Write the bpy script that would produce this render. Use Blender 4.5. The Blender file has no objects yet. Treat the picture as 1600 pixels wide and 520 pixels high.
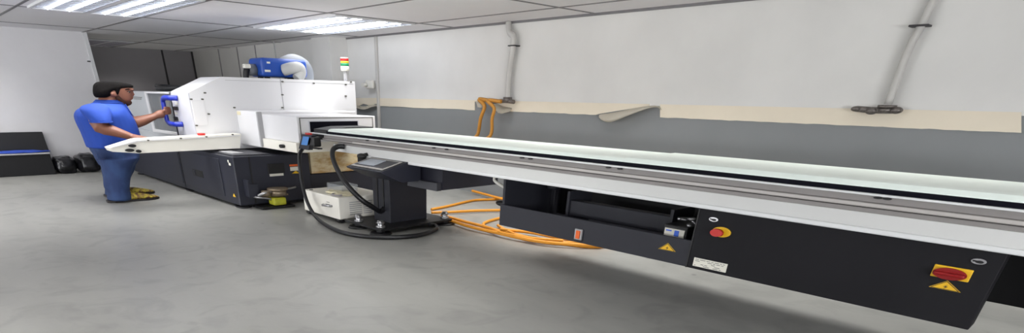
import bpy, bmesh, math, random
from mathutils import Vector, Matrix, noise as mnoise
random.seed(4)
S = bpy.context.scene
COL = S.collection
PI = math.pi

# ------------------------------------------------------------------ camera
W, H = 1600, 520
CX, CY, FPX = 699.93, 679.83, 858.95
PIT, YAW, ROLL = math.radians(31.691), math.radians(-48.014), math.radians(1.089)
EYE = Vector((0, 0, 1.55))
cp, sp = math.cos(PIT), math.sin(PIT)
FW = Vector((math.sin(YAW)*cp, math.cos(YAW)*cp, -sp))
RT = Vector((math.cos(YAW), -math.sin(YAW), 0))
UP = RT.cross(FW)
cr, sr = math.cos(ROLL), math.sin(ROLL)
CR = RT*cr + UP*sr
CU = -RT*sr + UP*cr

def at(u, v, axis, val):
    """where the sight line of a photo pixel meets a known wall, face or floor plane"""
    d = FW + CR*((u-CX)/FPX) - CU*((v-CY)/FPX)
    t = (val-EYE[axis])/d[axis]
    return EYE + d*t
def px(u, v, x): return at(u, v, 0, x)
def py(u, v, y): return at(u, v, 1, y)
def pz(u, v, z=0.0): return at(u, v, 2, z)

cam_d = bpy.data.cameras.new('camera')
cam = bpy.data.objects.new('camera', cam_d); COL.objects.link(cam)
cam_d.sensor_fit = 'HORIZONTAL'; cam_d.sensor_width = 36
cam_d.lens = FPX/W*36
cam_d.shift_x = (W/2-CX)/W
cam_d.shift_y = (CY-H/2)/W
cam_d.clip_start = 0.02
M = Matrix((CR, CU, -FW)).transposed().to_4x4()
M.translation = EYE
cam.matrix_world = M
S.camera = cam
S.view_settings.view_transform = 'Standard'; S.view_settings.look = 'None'
S.view_settings.exposure = 0.25; S.view_settings.gamma = 1; S.view_settings.use_curve_mapping = False

# ------------------------------------------------------------------ materials
def lin(c):
    r = []
    for x in c:
        x /= 255.0
        r.append(x/12.92 if x <= 0.04045 else ((x+0.055)/1.055)**2.4)
    return (r[0], r[1], r[2], 1)

def mat(name, col, rough=0.5, metal=0.0, var=0.0, scale=(3, 3, 3), bump=0.0, bscale=40, emit=0.0, spec=0.5, col2=None, coat=0):
    m = bpy.data.materials.new(name); m.use_nodes = True
    nt = m.node_tree; b = nt.nodes['Principled BSDF']
    c = lin(col)
    b.inputs['Base Color'].default_value = c
    b.inputs['Roughness'].default_value = rough
    b.inputs['Metallic'].default_value = metal
    b.inputs['Specular IOR Level'].default_value = spec
    if coat: b.inputs['Coat Weight'].default_value = coat
    tc = nt.nodes.new('ShaderNodeNewGeometry')
    if var or col2:
        mp = nt.nodes.new('ShaderNodeMapping'); mp.inputs['Scale'].default_value = scale
        n = nt.nodes.new('ShaderNodeTexNoise'); n.inputs['Scale'].default_value = 1.0; n.inputs['Detail'].default_value = 5
        n.inputs['Roughness'].default_value = 0.6
        r = nt.nodes.new('ShaderNodeValToRGB')
        if col2:
            r.color_ramp.elements[0].color = c; r.color_ramp.elements[1].color = lin(col2)
            r.color_ramp.elements[0].position = 0.42; r.color_ramp.elements[1].position = 0.62
        else:
            r.color_ramp.elements[0].color = tuple(x*(1-var) for x in c[:3])+(1,)
            r.color_ramp.elements[1].color = tuple(min(1, x*(1+var)) for x in c[:3])+(1,)
            r.color_ramp.elements[0].position = 0.3; r.color_ramp.elements[1].position = 0.7
        nt.links.new(tc.outputs['Position'], mp.inputs['Vector'])
        nt.links.new(mp.outputs['Vector'], n.inputs['Vector'])
        nt.links.new(n.outputs['Fac'], r.inputs['Fac'])
        nt.links.new(r.outputs['Color'], b.inputs['Base Color'])
    if bump:
        n2 = nt.nodes.new('ShaderNodeTexNoise'); n2.inputs['Scale'].default_value = bscale; n2.inputs['Detail'].default_value = 3
        bp = nt.nodes.new('ShaderNodeBump'); bp.inputs['Strength'].default_value = bump; bp.inputs['Distance'].default_value = 0.02
        nt.links.new(tc.outputs['Position'], n2.inputs['Vector'])
        nt.links.new(n2.outputs['Fac'], bp.inputs['Height'])
        nt.links.new(bp.outputs['Normal'], b.inputs['Normal'])
    if emit:
        b.inputs['Emission Color'].default_value = c
        b.inputs['Emission Strength'].default_value = emit
    return m

MT = {}
def mk(key, *a, **k): MT[key] = mat(key, *a, **k)
mk('ceiling_board', (232, 230, 232), 0.85, var=0.03, scale=(.5, .5, .5))
mk('ceiling_bar', (120, 118, 120), 0.6)
mk('concrete', (150, 150, 146), 0.38, var=0.10, scale=(.55, 1.5, 1), bump=.05, bscale=9)
mk('left_paint', (222, 221, 223), 0.8, var=0.02)
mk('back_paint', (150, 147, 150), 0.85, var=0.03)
mk('paper_border', (232, 222, 203), 0.8, var=0.03, scale=(2, 2, 2))
mk('paper_curl', (236, 230, 216), 0.8, var=0.03)
mk('white_metal', (222, 222, 224), 0.4, var=0.012, scale=(1, 1, 1))
mk('stile_metal', (202, 203, 210), 0.4)
mk('inner_metal', (196, 200, 204), 0.5)
mk('cream_metal', (240, 237, 227), 0.42, var=0.015)
mk('navy_metal', (37, 39, 51), 0.45, var=0.05, scale=(2, 2, 2))
mk('navy_dark', (36, 37, 48), 0.45)
mk('charcoal', (31, 31, 34), 0.6, spec=.15, var=0.04)
mk('charcoal_light', (52, 53, 60), 0.45)
mk('tray_metal', (42, 43, 50), 0.5, spec=.3)
mk('black', (18, 18, 20), 0.5)
mk('black_inside', (14, 14, 17), 0.75)
mk('black_rubber', (24, 24, 27), 0.42)
mk('plastic_bag', (20, 20, 24), 0.28, bump=.5, bscale=7)
mk('strip_black', (13, 13, 24), 0.6, spec=.1)
mk('cover_white', (234, 244, 237), 0.35, var=0.012)
mk('beam_light', (206, 207, 205), 0.45, var=0.015, scale=(.7, 3, 3))
mk('beam_edge', (222, 224, 224), 0.4)
mk('beam_grey', (142, 138, 136), 0.5, 0.1, var=0.03, scale=(.6, 6, 6))
mk('beam_pale', (182, 178, 174), 0.45)
mk('beam_line', (52, 48, 46), 0.6)
mk('steel', (170, 170, 172), 0.3, 0.85)
mk('chrome', (215, 215, 218), 0.2, 0.9)
mk('pipe_grey', (196, 194, 190), 0.5, var=0.04)
mk('pipe_dark', (150, 146, 148), 0.5)
mk('brass', (140, 125, 105), 0.4, 0.6, var=0.2, scale=(30, 30, 30))
mk('valve_metal', (118, 112, 108), 0.4, 0.7, var=0.35, scale=(40, 40, 40))
mk('orange_hose', (196, 136, 50), 0.5, var=0.08, scale=(6, 6, 6))
mk('orange_cable', (226, 150, 40), 0.5)
mk('yellow', (232, 184, 28), 0.5)
mk('yellow_green', (176, 176, 44), 0.5, var=.15, scale=(12, 12, 12))
mk('red', (190, 36, 30), 0.35)
mk('dark_red', (140, 22, 24), 0.28)
mk('orange_label', (224, 100, 40), 0.6)
mk('label_white', (226, 224, 212), 0.6)
mk('label_ink', (90, 90, 84), 0.7)
mk('label_blue', (60, 104, 214), 0.5)
mk('ink', (30, 28, 24), 0.6)
mk('collector_blue', (26, 74, 164), 0.38, var=0.08, scale=(4, 4, 4))
mk('duct_grey', (176, 177, 176), 0.5)
mk('duct_dark', (112, 117, 124), 0.5)
mk('handle_blue', (32, 52, 170), 0.35)
mk('lcd', (170, 178, 188), 0.25)
mk('lcd_blue', (70, 130, 200), 0.25)
mk('lens_red', (200, 40, 34), 0.25, emit=.04)
mk('lens_yellow', (240, 200, 40), 0.25, emit=.04)
mk('lens_green', (30, 140, 90), 0.25, emit=.04)
mk('stained', (222, 208, 172), 0.55, scale=(3.2, 3.2, 9), col2=(186, 150, 96))
mk('rag', (226, 218, 186), 0.9, bump=.4, bscale=25)
mk('blue_cloth', (36, 70, 170), 0.8, bump=.3, bscale=20)
mk('pale_ledge', (168, 168, 170), 0.7)
mk('shirt', (24, 64, 156), 0.85, var=0.06, scale=(5, 5, 5), bump=.25, bscale=6)
mk('jeans', (34, 52, 92), 0.9, scale=(4, 4, 4), col2=(44, 66, 108), bump=.3, bscale=7)
mk('skin', (126, 80, 61), 0.5, var=0.05, scale=(8, 8, 8))
mk('hair', (13, 11, 11), 0.9, bump=.5, bscale=60, spec=.1)
mk('beard', (62, 40, 33), 0.9, spec=.15)
mk('eye_white', (150, 132, 120), 0.3)
mk('lip', (120, 66, 56), 0.5)
mk('sole', (26, 20, 20), 0.6)
mk('slipper', (92, 56, 36), 0.7, scale=(14, 20, 20), col2=(190, 172, 56))
mk('ivory', (228, 226, 218), 0.5)
mk('rail', (216, 217, 218), 0.5)
mk('seam', (58, 56, 58), 0.7)
mk('louvre', (225, 228, 235), 0.22, 0.75)
mk('tube_glow', (240, 246, 255), 0.4, emit=7.0)
mk('dead_panel', (176, 172, 182), 0.5)

# floor: worn cement with streaks and small specks
def floor_mat():
    m = MT['concrete']; nt = m.node_tree; b = nt.nodes['Principled BSDF']
    geo = nt.nodes.new('ShaderNodeNewGeometry')
    base = b.inputs['Base Color'].links[0].from_socket
    v = nt.nodes.new('ShaderNodeTexVoronoi'); v.inputs['Scale'].default_value = 1.3
    mp = nt.nodes.new('ShaderNodeMapping'); mp.inputs['Scale'].default_value = (1, 1, 1)
    n = nt.nodes.new('ShaderNodeTexNoise'); n.inputs['Scale'].default_value = 2.2; n.inputs['Detail'].default_value = 7
    n.inputs['Distortion'].default_value = 1.5
    r = nt.nodes.new('ShaderNodeValToRGB')
    r.color_ramp.elements[0].position = 0.33; r.color_ramp.elements[0].color = (.8, .8, .8, 1)
    r.color_ramp.elements[1].position = 0.5; r.color_ramp.elements[1].color = (1, 1, 1, 1)
    r2 = nt.nodes.new('ShaderNodeValToRGB')
    r2.color_ramp.elements[0].position = 0.02; r2.color_ramp.elements[0].color = (.45, .45, .45, 1)
    r2.color_ramp.elements[1].position = 0.045; r2.color_ramp.elements[1].color = (1, 1, 1, 1)
    m1 = nt.nodes.new('ShaderNodeMix'); m1.data_type = 'RGBA'; m1.blend_type = 'MULTIPLY'; m1.inputs['Factor'].default_value = .8
    m2 = nt.nodes.new('ShaderNodeMix'); m2.data_type = 'RGBA'; m2.blend_type = 'MULTIPLY'; m2.inputs['Factor'].default_value = .8
    nt.links.new(geo.outputs['Position'], mp.inputs['Vector'])
    nt.links.new(mp.outputs['Vector'], v.inputs['Vector']); nt.links.new(mp.outputs['Vector'], n.inputs['Vector'])
    nt.links.new(n.outputs['Fac'], r.inputs['Fac']); nt.links.new(v.outputs['Distance'], r2.inputs['Fac'])
    nt.links.new(base, m1.inputs[6]); nt.links.new(r.outputs['Color'], m1.inputs[7])
    nt.links.new(m1.outputs[2], m2.inputs[6]); nt.links.new(r2.outputs['Color'], m2.inputs[7])
    nt.links.new(m2.outputs[2], b.inputs['Base Color'])
floor_mat()

# long wall: white paint above, grey dado below a line on the wall
def two_tone(name, hi, lo, zline):
    m = mat(name, hi, 0.8); nt = m.node_tree; b = nt.nodes['Principled BSDF']
    g = nt.nodes.new('ShaderNodeNewGeometry'); sx = nt.nodes.new('ShaderNodeSeparateXYZ')
    gt = nt.nodes.new('ShaderNodeMath'); gt.operation = 'GREATER_THAN'; gt.inputs[1].default_value = zline
    n = nt.nodes.new('ShaderNodeTexNoise'); n.inputs['Scale'].default_value = 1.6; n.inputs['Detail'].default_value = 4
    r = nt.nodes.new('ShaderNodeValToRGB')
    r.color_ramp.elements[0].position = .3; r.color_ramp.elements[0].color = (.93, .93, .93, 1)
    r.color_ramp.elements[1].position = .7
    mx = nt.nodes.new('ShaderNodeMix'); mx.data_type = 'RGBA'
    mu = nt.nodes.new('ShaderNodeMix'); mu.data_type = 'RGBA'; mu.blend_type = 'MULTIPLY'; mu.inputs['Factor'].default_value = 1
    nt.links.new(g.outputs['Position'], sx.inputs[0]); nt.links.new(sx.outputs['Z'], gt.inputs[0])
    nt.links.new(gt.outputs[0], mx.inputs['Factor'])
    mx.inputs[6].default_value = lin(lo); mx.inputs[7].default_value = lin(hi)
    nt.links.new(g.outputs['Position'], n.inputs['Vector']); nt.links.new(n.outputs['Fac'], r.inputs['Fac'])
    nt.links.new(mx.outputs[2], mu.inputs[6]); nt.links.new(r.outputs['Color'], mu.inputs[7])
    nt.links.new(mu.outputs[2], b.inputs['Base Color'])
    return m
MT['two_tone'] = two_tone('two_tone', (228, 227, 224), (137, 140, 142), 1.478)

def glass(name, tint, alpha):
    m = bpy.data.materials.new(name); m.use_nodes = True; nt = m.node_tree
    b = nt.nodes['Principled BSDF']; b.inputs['Base Color'].default_value = lin(tint); b.inputs['Roughness'].default_value = .12
    t = nt.nodes.new('ShaderNodeBsdfTransparent'); mx = nt.nodes.new('ShaderNodeMixShader'); mx.inputs[0].default_value = alpha
    o = nt.nodes['Material Output']
    nt.links.new(t.outputs[0], mx.inputs[1]); nt.links.new(b.outputs[0], mx.inputs[2]); nt.links.new(mx.outputs[0], o.inputs[0])
    MT[name] = m
glass('window_glass', (112, 116, 120), .4)
glass('clear_plastic', (190, 195, 198), .22)

# ------------------------------------------------------------------ mesh builder
class MB:
    def __init__(s): s.bm = bmesh.new(); s.mi = 0
    def _tag(s, faces):
        for f in faces: f.material_index = s.mi
    def box(s, x0, x1, y0, y1, z0, z1, bev=0.0, seg=2):
        r = bmesh.ops.create_cube(s.bm, size=1)
        vs = r['verts']
        for v in vs:
            v.co = Vector(((x0+x1)/2+v.co.x*(x1-x0), (y0+y1)/2+v.co.y*(y1-y0), (z0+z1)/2+v.co.z*(z1-z0)))
        fs = set(f for v in vs for f in v.link_faces)
        s._tag(fs)
        if bev:
            es = list(set(e for v in vs for e in v.link_edges))
            rr = bmesh.ops.bevel(s.bm, geom=es, offset=bev, segments=seg, affect='EDGES', profile=.5)
            s._tag(rr['faces'])
        return s
    def prism(s, poly, axis, a, b):
        """poly: list of 2D points in the plane square to axis, extruded from a to b"""
        def P(p, t):
            if axis == 0: return (t, p[0], p[1])
            if axis == 1: return (p[0], t, p[1])
            return (p[0], p[1], t)
        A = [s.bm.verts.new(P(p, a)) for p in poly]; B = [s.bm.verts.new(P(p, b)) for p in poly]
        n = len(poly); fs = [s.bm.faces.new(A), s.bm.faces.new(B[::-1])]
        for i in range(n): fs.append(s.bm.faces.new((A[i], B[i], B[(i+1) % n], A[(i+1) % n])))
        s._tag(fs); return s
    def ell(s, axis, c, ra, rb, a, b, n=28, ra2=None, rb2=None):
        """elliptic (tapered) drum along an axis; c is the centre in the other two coordinates"""
        ra2 = ra if ra2 is None else ra2; rb2 = rb if rb2 is None else rb2
        def P(x, y, t):
            if axis == 0: return (t, x, y)
            if axis == 1: return (x, t, y)
            return (x, y, t)
        A = [s.bm.verts.new(P(c[0]+ra*math.cos(2*PI*i/n), c[1]+rb*math.sin(2*PI*i/n), a)) for i in range(n)]
        B = [s.bm.verts.new(P(c[0]+ra2*math.cos(2*PI*i/n), c[1]+rb2*math.sin(2*PI*i/n), b)) for i in range(n)]
        fs = [s.bm.faces.new(A), s.bm.faces.new(B[::-1])]
        for i in range(n): 
            f = s.bm.faces.new((A[i], B[i], B[(i+1) % n], A[(i+1) % n])); f.smooth = True; fs.append(f)
        s._tag(fs); return s
    def loft(s, secs, n=20, side=Vector((1, 0, 0)), cap=True):
        """secs: (centre, r_side, r_other); rings square to the path, r_side measured along `side`"""
        pts = [Vector(c[0]) for c in secs]; rings = []
        for i, (c, ra, rb) in enumerate(secs):
            t = (pts[min(i+1, len(pts)-1)]-pts[max(i-1, 0)]).normalized()
            a = (side-t*side.dot(t)).normalized(); b = t.cross(a)
            rings.append([s.bm.verts.new(pts[i]+a*ra*math.cos(2*PI*k/n)+b*rb*math.sin(2*PI*k/n)) for k in range(n)])
        fs = []
        for A, B in zip(rings, rings[1:]):
            for k in range(n):
                f = s.bm.faces.new((A[k], A[(k+1) % n], B[(k+1) % n], B[k])); f.smooth = True; fs.append(f)
        if cap: fs += [s.bm.faces.new(rings[0][::-1]), s.bm.faces.new(rings[-1])]
        s._tag(fs); return s
    def level(s, secs, n=24, sub=5, pw=1.0, cap=True):
        """like loft, but every ring lies level; the rings are interpolated for a smooth skin"""
        k = [tuple(c)+(a, b) for c, a, b in secs]; out = []
        for i in range(len(k)-1):
            p0, p1, p2, p3 = k[max(i-1, 0)], k[i], k[i+1], k[min(i+2, len(k)-1)]
            for q in range(sub):
                t = q/sub
                out.append([.5*(2*b+(c-a)*t+(2*a-5*b+4*c-d)*t*t+(3*b-a-3*c+d)*t**3) for a, b, c, d in zip(p0, p1, p2, p3)])
        out.append(list(k[-1])); rings = []
        def sg(x): return math.copysign(abs(x)**pw, x)
        for x, y, z, ra, rb in out:
            rings.append([s.bm.verts.new((x+ra*sg(math.cos(2*PI*q/n)), y+rb*sg(math.sin(2*PI*q/n)), z)) for q in range(n)])
        fs = []
        for A, B in zip(rings, rings[1:]):
            for q in range(n):
                f = s.bm.faces.new((A[q], A[(q+1) % n], B[(q+1) % n], B[q])); f.smooth = True; fs.append(f)
        if cap: fs += [s.bm.faces.new(rings[0][::-1]), s.bm.faces.new(rings[-1])]
        s._tag(fs); return s
    def tube(s, pts, r, n=10, sub=6, r2=None):
        P = smooth_path(pts, sub) if sub else [Vector(p) for p in pts]
        fs = []; rings = []; side = None
        for i, p in enumerate(P):
            t = (P[min(i+1, len(P)-1)]-P[max(i-1, 0)]).normalized()
            if side is None: side = t.orthogonal().normalized()
            side = (side-t*side.dot(t)).normalized(); b = t.cross(side)
            rings.append([s.bm.verts.new(p+(side*math.cos(2*PI*k/n)+b*math.sin(2*PI*k/n))*r) for k in range(n)])
        for A, B in zip(rings, rings[1:]):
            for k in range(n):
                f = s.bm.faces.new((A[k], A[(k+1) % n], B[(k+1) % n], B[k])); f.smooth = True; fs.append(f)
        fs += [s.bm.faces.new(rings[0][::-1]), s.bm.faces.new(rings[-1])]
        s._tag(fs); return s
    def ball(s, c, rx, ry, rz, rot=None, seg=20):
        m = Matrix.Translation(c)
        if rot is not None: m = m @ rot
        m = m @ Matrix.Diagonal((rx, ry, rz, 1))
        r = bmesh.ops.create_uvsphere(s.bm, u_segments=seg, v_segments=seg//2+2, radius=1, matrix=m)
        fs = set(f for v in r['verts'] for f in v.link_faces)
        for f in fs: f.smooth = True
        s._tag(fs); return s

def smooth_path(pts, sub):
    p = [Vector(q) for q in pts]; out = []
    for i in range(len(p)-1):
        a = p[max(i-1, 0)]; b = p[i]; c = p[i+1]; d = p[min(i+2, len(p)-1)]
        for k in range(sub):
            t = k/sub
            out.append(0.5*((2*b)+(c-a)*t+(2*a-5*b+4*c-d)*t*t+(3*b-a-3*c+d)*t**3))
    out.append(p[-1]); return out

def root_of(p):
    while p.parent: p = p.parent
    return p
def obj(name, mb, m, parent=None, label=None, kind=None, base=None):
    me = bpy.data.meshes.new(name)
    bmesh.ops.recalc_face_normals(mb.bm, faces=mb.bm.faces[:])
    o = bpy.data.objects.new(name, me); COL.objects.link(o)
    if parent: base = root_of(parent).location.copy()
    elif base is not None: base = Vector(base); o.location = base
    if base is not None: bmesh.ops.translate(mb.bm, verts=mb.bm.verts[:], vec=-base)
    mb.bm.to_mesh(me); mb.bm.free()
    for x in (m if isinstance(m, (list, tuple)) else [m]): me.materials.append(MT[x])
    if parent: o.parent = parent
    if label: o['label'] = label
    if kind: o['kind'] = kind
    return o
def tag(o, label, cat, group=None):
    o['label'] = label; o['category'] = cat
    if group: o['group'] = group
    return o
def thing(name, label, cat, loc, group=None):
    o = bpy.data.objects.new(name, None); COL.objects.link(o); o.location = loc; o.empty_display_size = .2
    return tag(o, label, cat, group)
def remesh(o, voxel, smooth=3):
    md = o.modifiers.new('r', 'REMESH'); md.mode = 'VOXEL'; md.voxel_size = voxel; md.use_smooth_shade = True
    if smooth:
        sm = o.modifiers.new('s', 'SMOOTH'); sm.factor = .5; sm.iterations = smooth
    dg = bpy.context.evaluated_depsgraph_get(); dg.update()
    me = bpy.data.meshes.new_from_object(o.evaluated_get(dg))
    old = o.data; o.modifiers.clear(); o.data = me; me.name = o.name
    for p in me.polygons: p.use_smooth = True
    bpy.data.meshes.remove(old)
    return o
def struct(name, mb, m, parent=None): return obj(name, mb, m, parent, kind=None if parent else 'structure')

# ------------------------------------------------------------------ the room
ZC, YW = 2.56, 7.87
XL, XB, XR, YN = -15.75, -20.4, 7.0, -6.0
struct('floor', MB().box(XB-.3, XR+.3, YN-.3, YW+.3, -.2, 0), 'concrete')
c = MB().box(XB-.3, XR+.3, YN-.3, YW+.3, ZC, ZC+.2)
c.mi = 1
GX = [-11.72+2.93*k for k in range(-3, 7)]; GY = [3.66+1.715*k for k in range(-5, 3)]
for x in GX: c.box(x-.022, x+.022, YN, YW, ZC-.006, ZC+.01)
for y in GY: c.box(XB, XR, y-.022, y+.022, ZC-.006, ZC+.01)
struct('ceiling', c, ['ceiling_board', 'ceiling_bar'])
struct('wall_right', MB().box(-12.2, XR, YW, YW+.2, 0, ZC).box(XB, -12.6, 7.6, YW+.2, 0, ZC), 'two_tone')
struct('trim_1', MB().box(-12.95, -12.2, 7.44, YW, 0, ZC), 'two_tone')              # square pillar
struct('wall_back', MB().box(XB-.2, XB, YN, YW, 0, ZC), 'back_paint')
struct('wall_left', MB().box(XL-.2, XL, YN, 3.66, 0, ZC), 'left_paint')
struct('trim_2', MB().box(XL-.2, XL+.03, 3.66, 3.73, 0, ZC), 'rail')
struct('wall_near', MB().box(XB, XR, YN-.2, YN, 0, ZC), 'left_paint')
struct('wall_front', MB().box(XR, XR+.2, YN, YW, 0, ZC), 'left_paint')
a = px(252, 77, XB); 
struct('trim_3', MB().box(XB, XB+.03, a.y-.022, a.y+.022, 0, ZC), 'seam')
struct('trim_4', MB().box(XB, XB+.05, 7.56, 7.6, 0, ZC), 'seam')
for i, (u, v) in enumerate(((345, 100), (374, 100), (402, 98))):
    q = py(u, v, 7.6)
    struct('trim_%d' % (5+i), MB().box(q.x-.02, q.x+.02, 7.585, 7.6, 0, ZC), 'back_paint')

# cornice line where the long wall meets the ceiling
struct('trim_8', MB().box(-12.2, XR, YW-.02, YW, ZC-.03, ZC), 'ceiling_bar')

# wallpaper border along the long wall, torn at its lower edge
def wall_sheet(top, bot, y):
    mb = MB(); n = len(top)
    A = [mb.bm.verts.new(py(u, v, y)) for u, v in top]; B = [mb.bm.verts.new(py(u, v, y)) for u, v in bot]
    for i in range(n-1): mb.bm.faces.new((A[i], A[i+1], B[i+1], B[i]))
    for v in A+B: pass
    F = mb.bm.faces[:]
    r = bmesh.ops.extrude_face_region(mb.bm, geom=F)
    for v in [g for g in r['geom'] if isinstance(g, bmesh.types.BMVert)]: v.co.y -= .012
    return mb
TOPL = lambda u: 153.5+(u-600)*0.0217
BOTL = lambda u: 166.0+(u-595)*0.0396+max(0, u-1000)*0.0032
def seg(us, jag=1.0, topf=None, botf=None, ends=()):
    top = []; bot = []
    for i, u in enumerate(us):
        top.append((u, (topf or TOPL)(u)))
        bot.append((u, (botf or BOTL)(u)+random.uniform(-.6, .6)*jag))
    return top, bot
b1 = wall_sheet(*seg([593]+[600+i*9.5 for i in range(0, 16)]), YW-.001)
def mid_bot(u):
    return BOTL(u) if u < 936 else 177.5-(u-936)/80*12.0
us = [771+i*8 for i in range(0, 21)]+[937, 945, 960, 975, 990, 1005, 1015]
b2 = wall_sheet(*seg(us, .7, None, mid_bot), YW-.001)
b3 = wall_sheet(*seg([1032+i*12 for i in range(0, 48)], .8), YW-.001)
b4 = wall_sheet(*seg([540, 550, 560, 568, 574, 580, 586, 590], .5, lambda u: 153.0, lambda u: 164+2.2*math.sin(u*.35)), YW-.001)
b5 = wall_sheet([(742.5, TOPL(742)), (757, TOPL(757)), (771, TOPL(771))], [(742.5, 158.5), (757, 158.6), (771, 159)], YW-.001)
for i, b in enumerate((b1, b2, b3, b4, b5)): struct('trim_%d' % (9+i), b, 'paper_border')

# curls of border peeling off
def flap(name, rows, label):
    """rows: lists of (u, v, distance from wall)"""
    mb = MB(); R = []
    for row in rows:
        P = smooth_path([py(u, v, YW-.008-d) for u, v, d in row], 5)
        R.append([mb.bm.verts.new(p) for p in P])
    for A, B in zip(R, R[1:]):
        for i in range(len(A)-1):
            f = mb.bm.faces.new((A[i], A[i+1], B[i+1], B[i])); f.smooth = True
    bmesh.ops.solidify(mb.bm, geom=mb.bm.faces[:], thickness=.006)
    base = py(rows[0][0][0], rows[0][0][1], YW)
    o = obj(name, mb, 'paper_curl', base=base)
    return tag(o, label, 'wallpaper')
flap('peeled_wallpaper', [[(938, 178.5, .0), (958, 175.5, .0), (985, 170.2, .0), (1008, 166, .0), (1022, 164.8, .0), (1033, 167, .0)],
                          [(936, 179.5, .06), (957, 178, .09), (986, 172.5, .1), (1009, 167, .07), (1023, 165.2, .04), (1033.5, 168.5, .0)],
                          [(935.5, 183, .10), (952, 185.5, .16), (982, 176, .16), (1008, 168.5, .12), (1024, 166, .06), (1033.5, 170, .0)],
                          [(939, 187, .12), (954, 188.5, .18), (984, 178.2, .18), (1009, 169.3, .14), (1025, 167, .07), (1033.5, 171, .01)],
                          [(943, 189.3, .11), (956, 190.4, .15), (985, 179.3, .15), (1010, 170.2, .11), (1026, 167.8, .05), (1033.5, 172, .01)]],
     'long curl of cream border paper peeling off mid-wall above the feeder')
flap('peeled_wallpaper', [[(771, 159, .0), (778, 162, .0), (788, 166, .0), (800, 168, 0)],
                          [(772, 168, .03), (779, 169, .04), (789, 170, .04), (799, 171, .02)],
                          [(775, 173, .09), (783, 174.5, .13), (790, 174, .12), (797, 173.5, .06)],
                          [(778, 176.5, .10), (784, 177.5, .15), (790, 176, .14), (795, 174.8, .08)]],
     'small cream paper curl right beside the orange hoses below the middle tap')
flap('peeled_wallpaper', [[(743, 158, .0), (750, 159, .0), (757, 160, .0)],
                          [(745, 162, .05), (752, 163, .06), (757, 164, .04)],
                          [(746, 167.5, .09), (752, 168.3, .1), (757.5, 168, .06)]],
     'small torn paper tab left of the orange hoses below the middle tap')
flap('peeled_wallpaper', [[(557, 164, .0), (568, 166, .0), (580, 164, .0), (591, 163, .0)],
                          [(556, 168.5, .06), (569, 171, .08), (581, 167, .07), (591, 165.5, .03)]],
     'ragged strip of cream border hanging left of the socket conduit')

# ------------------------------------------------------------------ conduits on the long wall
def conduit_things():
    # 1: thin trunking with a switch box
    t = py(588.5, 54, YW); b = py(594.5, 200, YW); x = (t.x+b.x)/2
    r = thing('wall_conduit', 'thin pale conduit with a white socket box, beside the signal tower', 'pipe', (x, YW, 0))
    obj('conduit', MB().box(x-.035, x+.035, YW-.05, YW, .1, ZC-.03, .012), 'pipe_grey', r)
    p = py(584, 132, YW)
    bx = obj('socket_box', MB().box(p.x-.13, p.x+.13, YW-.13, YW-.06, p.z-.075, p.z+.075, .02), 'ivory', r, 'white socket box')
    obj('plug', MB().ell(1, (p.x-.09, p.z-.01), .06, .035, YW-.22, YW-.13), 'ivory', bx)
    # 2: pipe with a bend near the ceiling and a tap at its foot
    x = py(801, 120, YW).x; zb = py(800, 154, YW).z; zj = py(808, 72, YW).z; xt = py(803, 36, YW).x
    r = thing('wall_conduit', 'grey pipe mid-wall ending in the tap that feeds two orange hoses', 'pipe', (x, YW, 0))
    obj('pipe', MB().tube([(xt-.06, YW-.06, ZC-.02), (xt, YW-.09, ZC-.14), (x+.05, YW-.1, zj+.12), (x+.05, YW-.09, zj), (x+.01, YW-.085, zj-.3), (x, YW-.085, zb+.3), (x, YW-.085, zb-.02)], .046, 14), 'pipe_grey', r)
    obj('pipe_clip', MB().box(x-.02, x+.12, YW-.14, YW, zj-.008, zj+.008, .003), 'seam', r)
    v = MB().ell(2, (x, YW-.085), .075, .075, zb-.055, zb+.02).tube([(x-.3, YW-.1, zb-.05), (x-.05, YW-.1, zb-.035), (x+.16, YW-.1, zb-.045)], .03, 10)
    v.ball((x-.32, YW-.1, zb-.055), .05, .05, .03).box(x-.03, x+.03, YW-.12, YW, zb-.06, zb-.02)
    obj('tap', v, 'valve_metal', r, 'dull metal tap')
    tapx, tapz = x, zb
    # 3: pipe that ends in a cross tap on the right
    x = (py(1450, 33, YW).x+py(1382, 163, YW).x)/2; zb = py(1382, 163, YW).z; zj = py(1449, 41, YW).z
    r = thing('wall_conduit', 'grey pipe on the right of the wall ending in a bare double-ended metal tap', 'pipe', (x, YW, 0))
    obj('pipe', MB().tube([(x+.06, YW-.06, ZC-.02), (x+.03, YW-.08, zj), (x, YW-.085, zj-.2), (x, YW-.085, zb)], .037, 14), 'pipe_grey', r)
    obj('pipe_clip', MB().box(x-.06, x+.10, YW-.14, YW, zj-.008, zj+.008, .003), 'seam', r)
    l = py(1338, 169, YW).x; rr = py(1406, 169, YW).x
    v = MB().ell(2, (x, YW-.085), .085, .085, zb-.03, zb-.005).ell(2, (x, YW-.085), .07, .07, zb-.07, zb-.03)
    v.tube([(l+.03, YW-.1, zb-.045), (l+.15, YW-.1, zb-.052), (x-.06, YW-.1, zb-.055), (x+.1, YW-.1, zb-.052), (rr, YW-.1, zb-.05)], .028, 10)
    v.ball((l+.03, YW-.1, zb-.045), .05, .05, .026).ball((rr, YW-.1, zb-.05), .06, .05, .032).ball((x-.12, YW-.1, zb-.06), .06, .05, .035).box(x-.03, x+.03, YW-.12, YW, zb-.075, zb-.04)
    obj('tap', v, 'valve_metal', r, 'dull metal cross tap')
    return tapx, tapz
TX, TZ = conduit_things()

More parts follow.
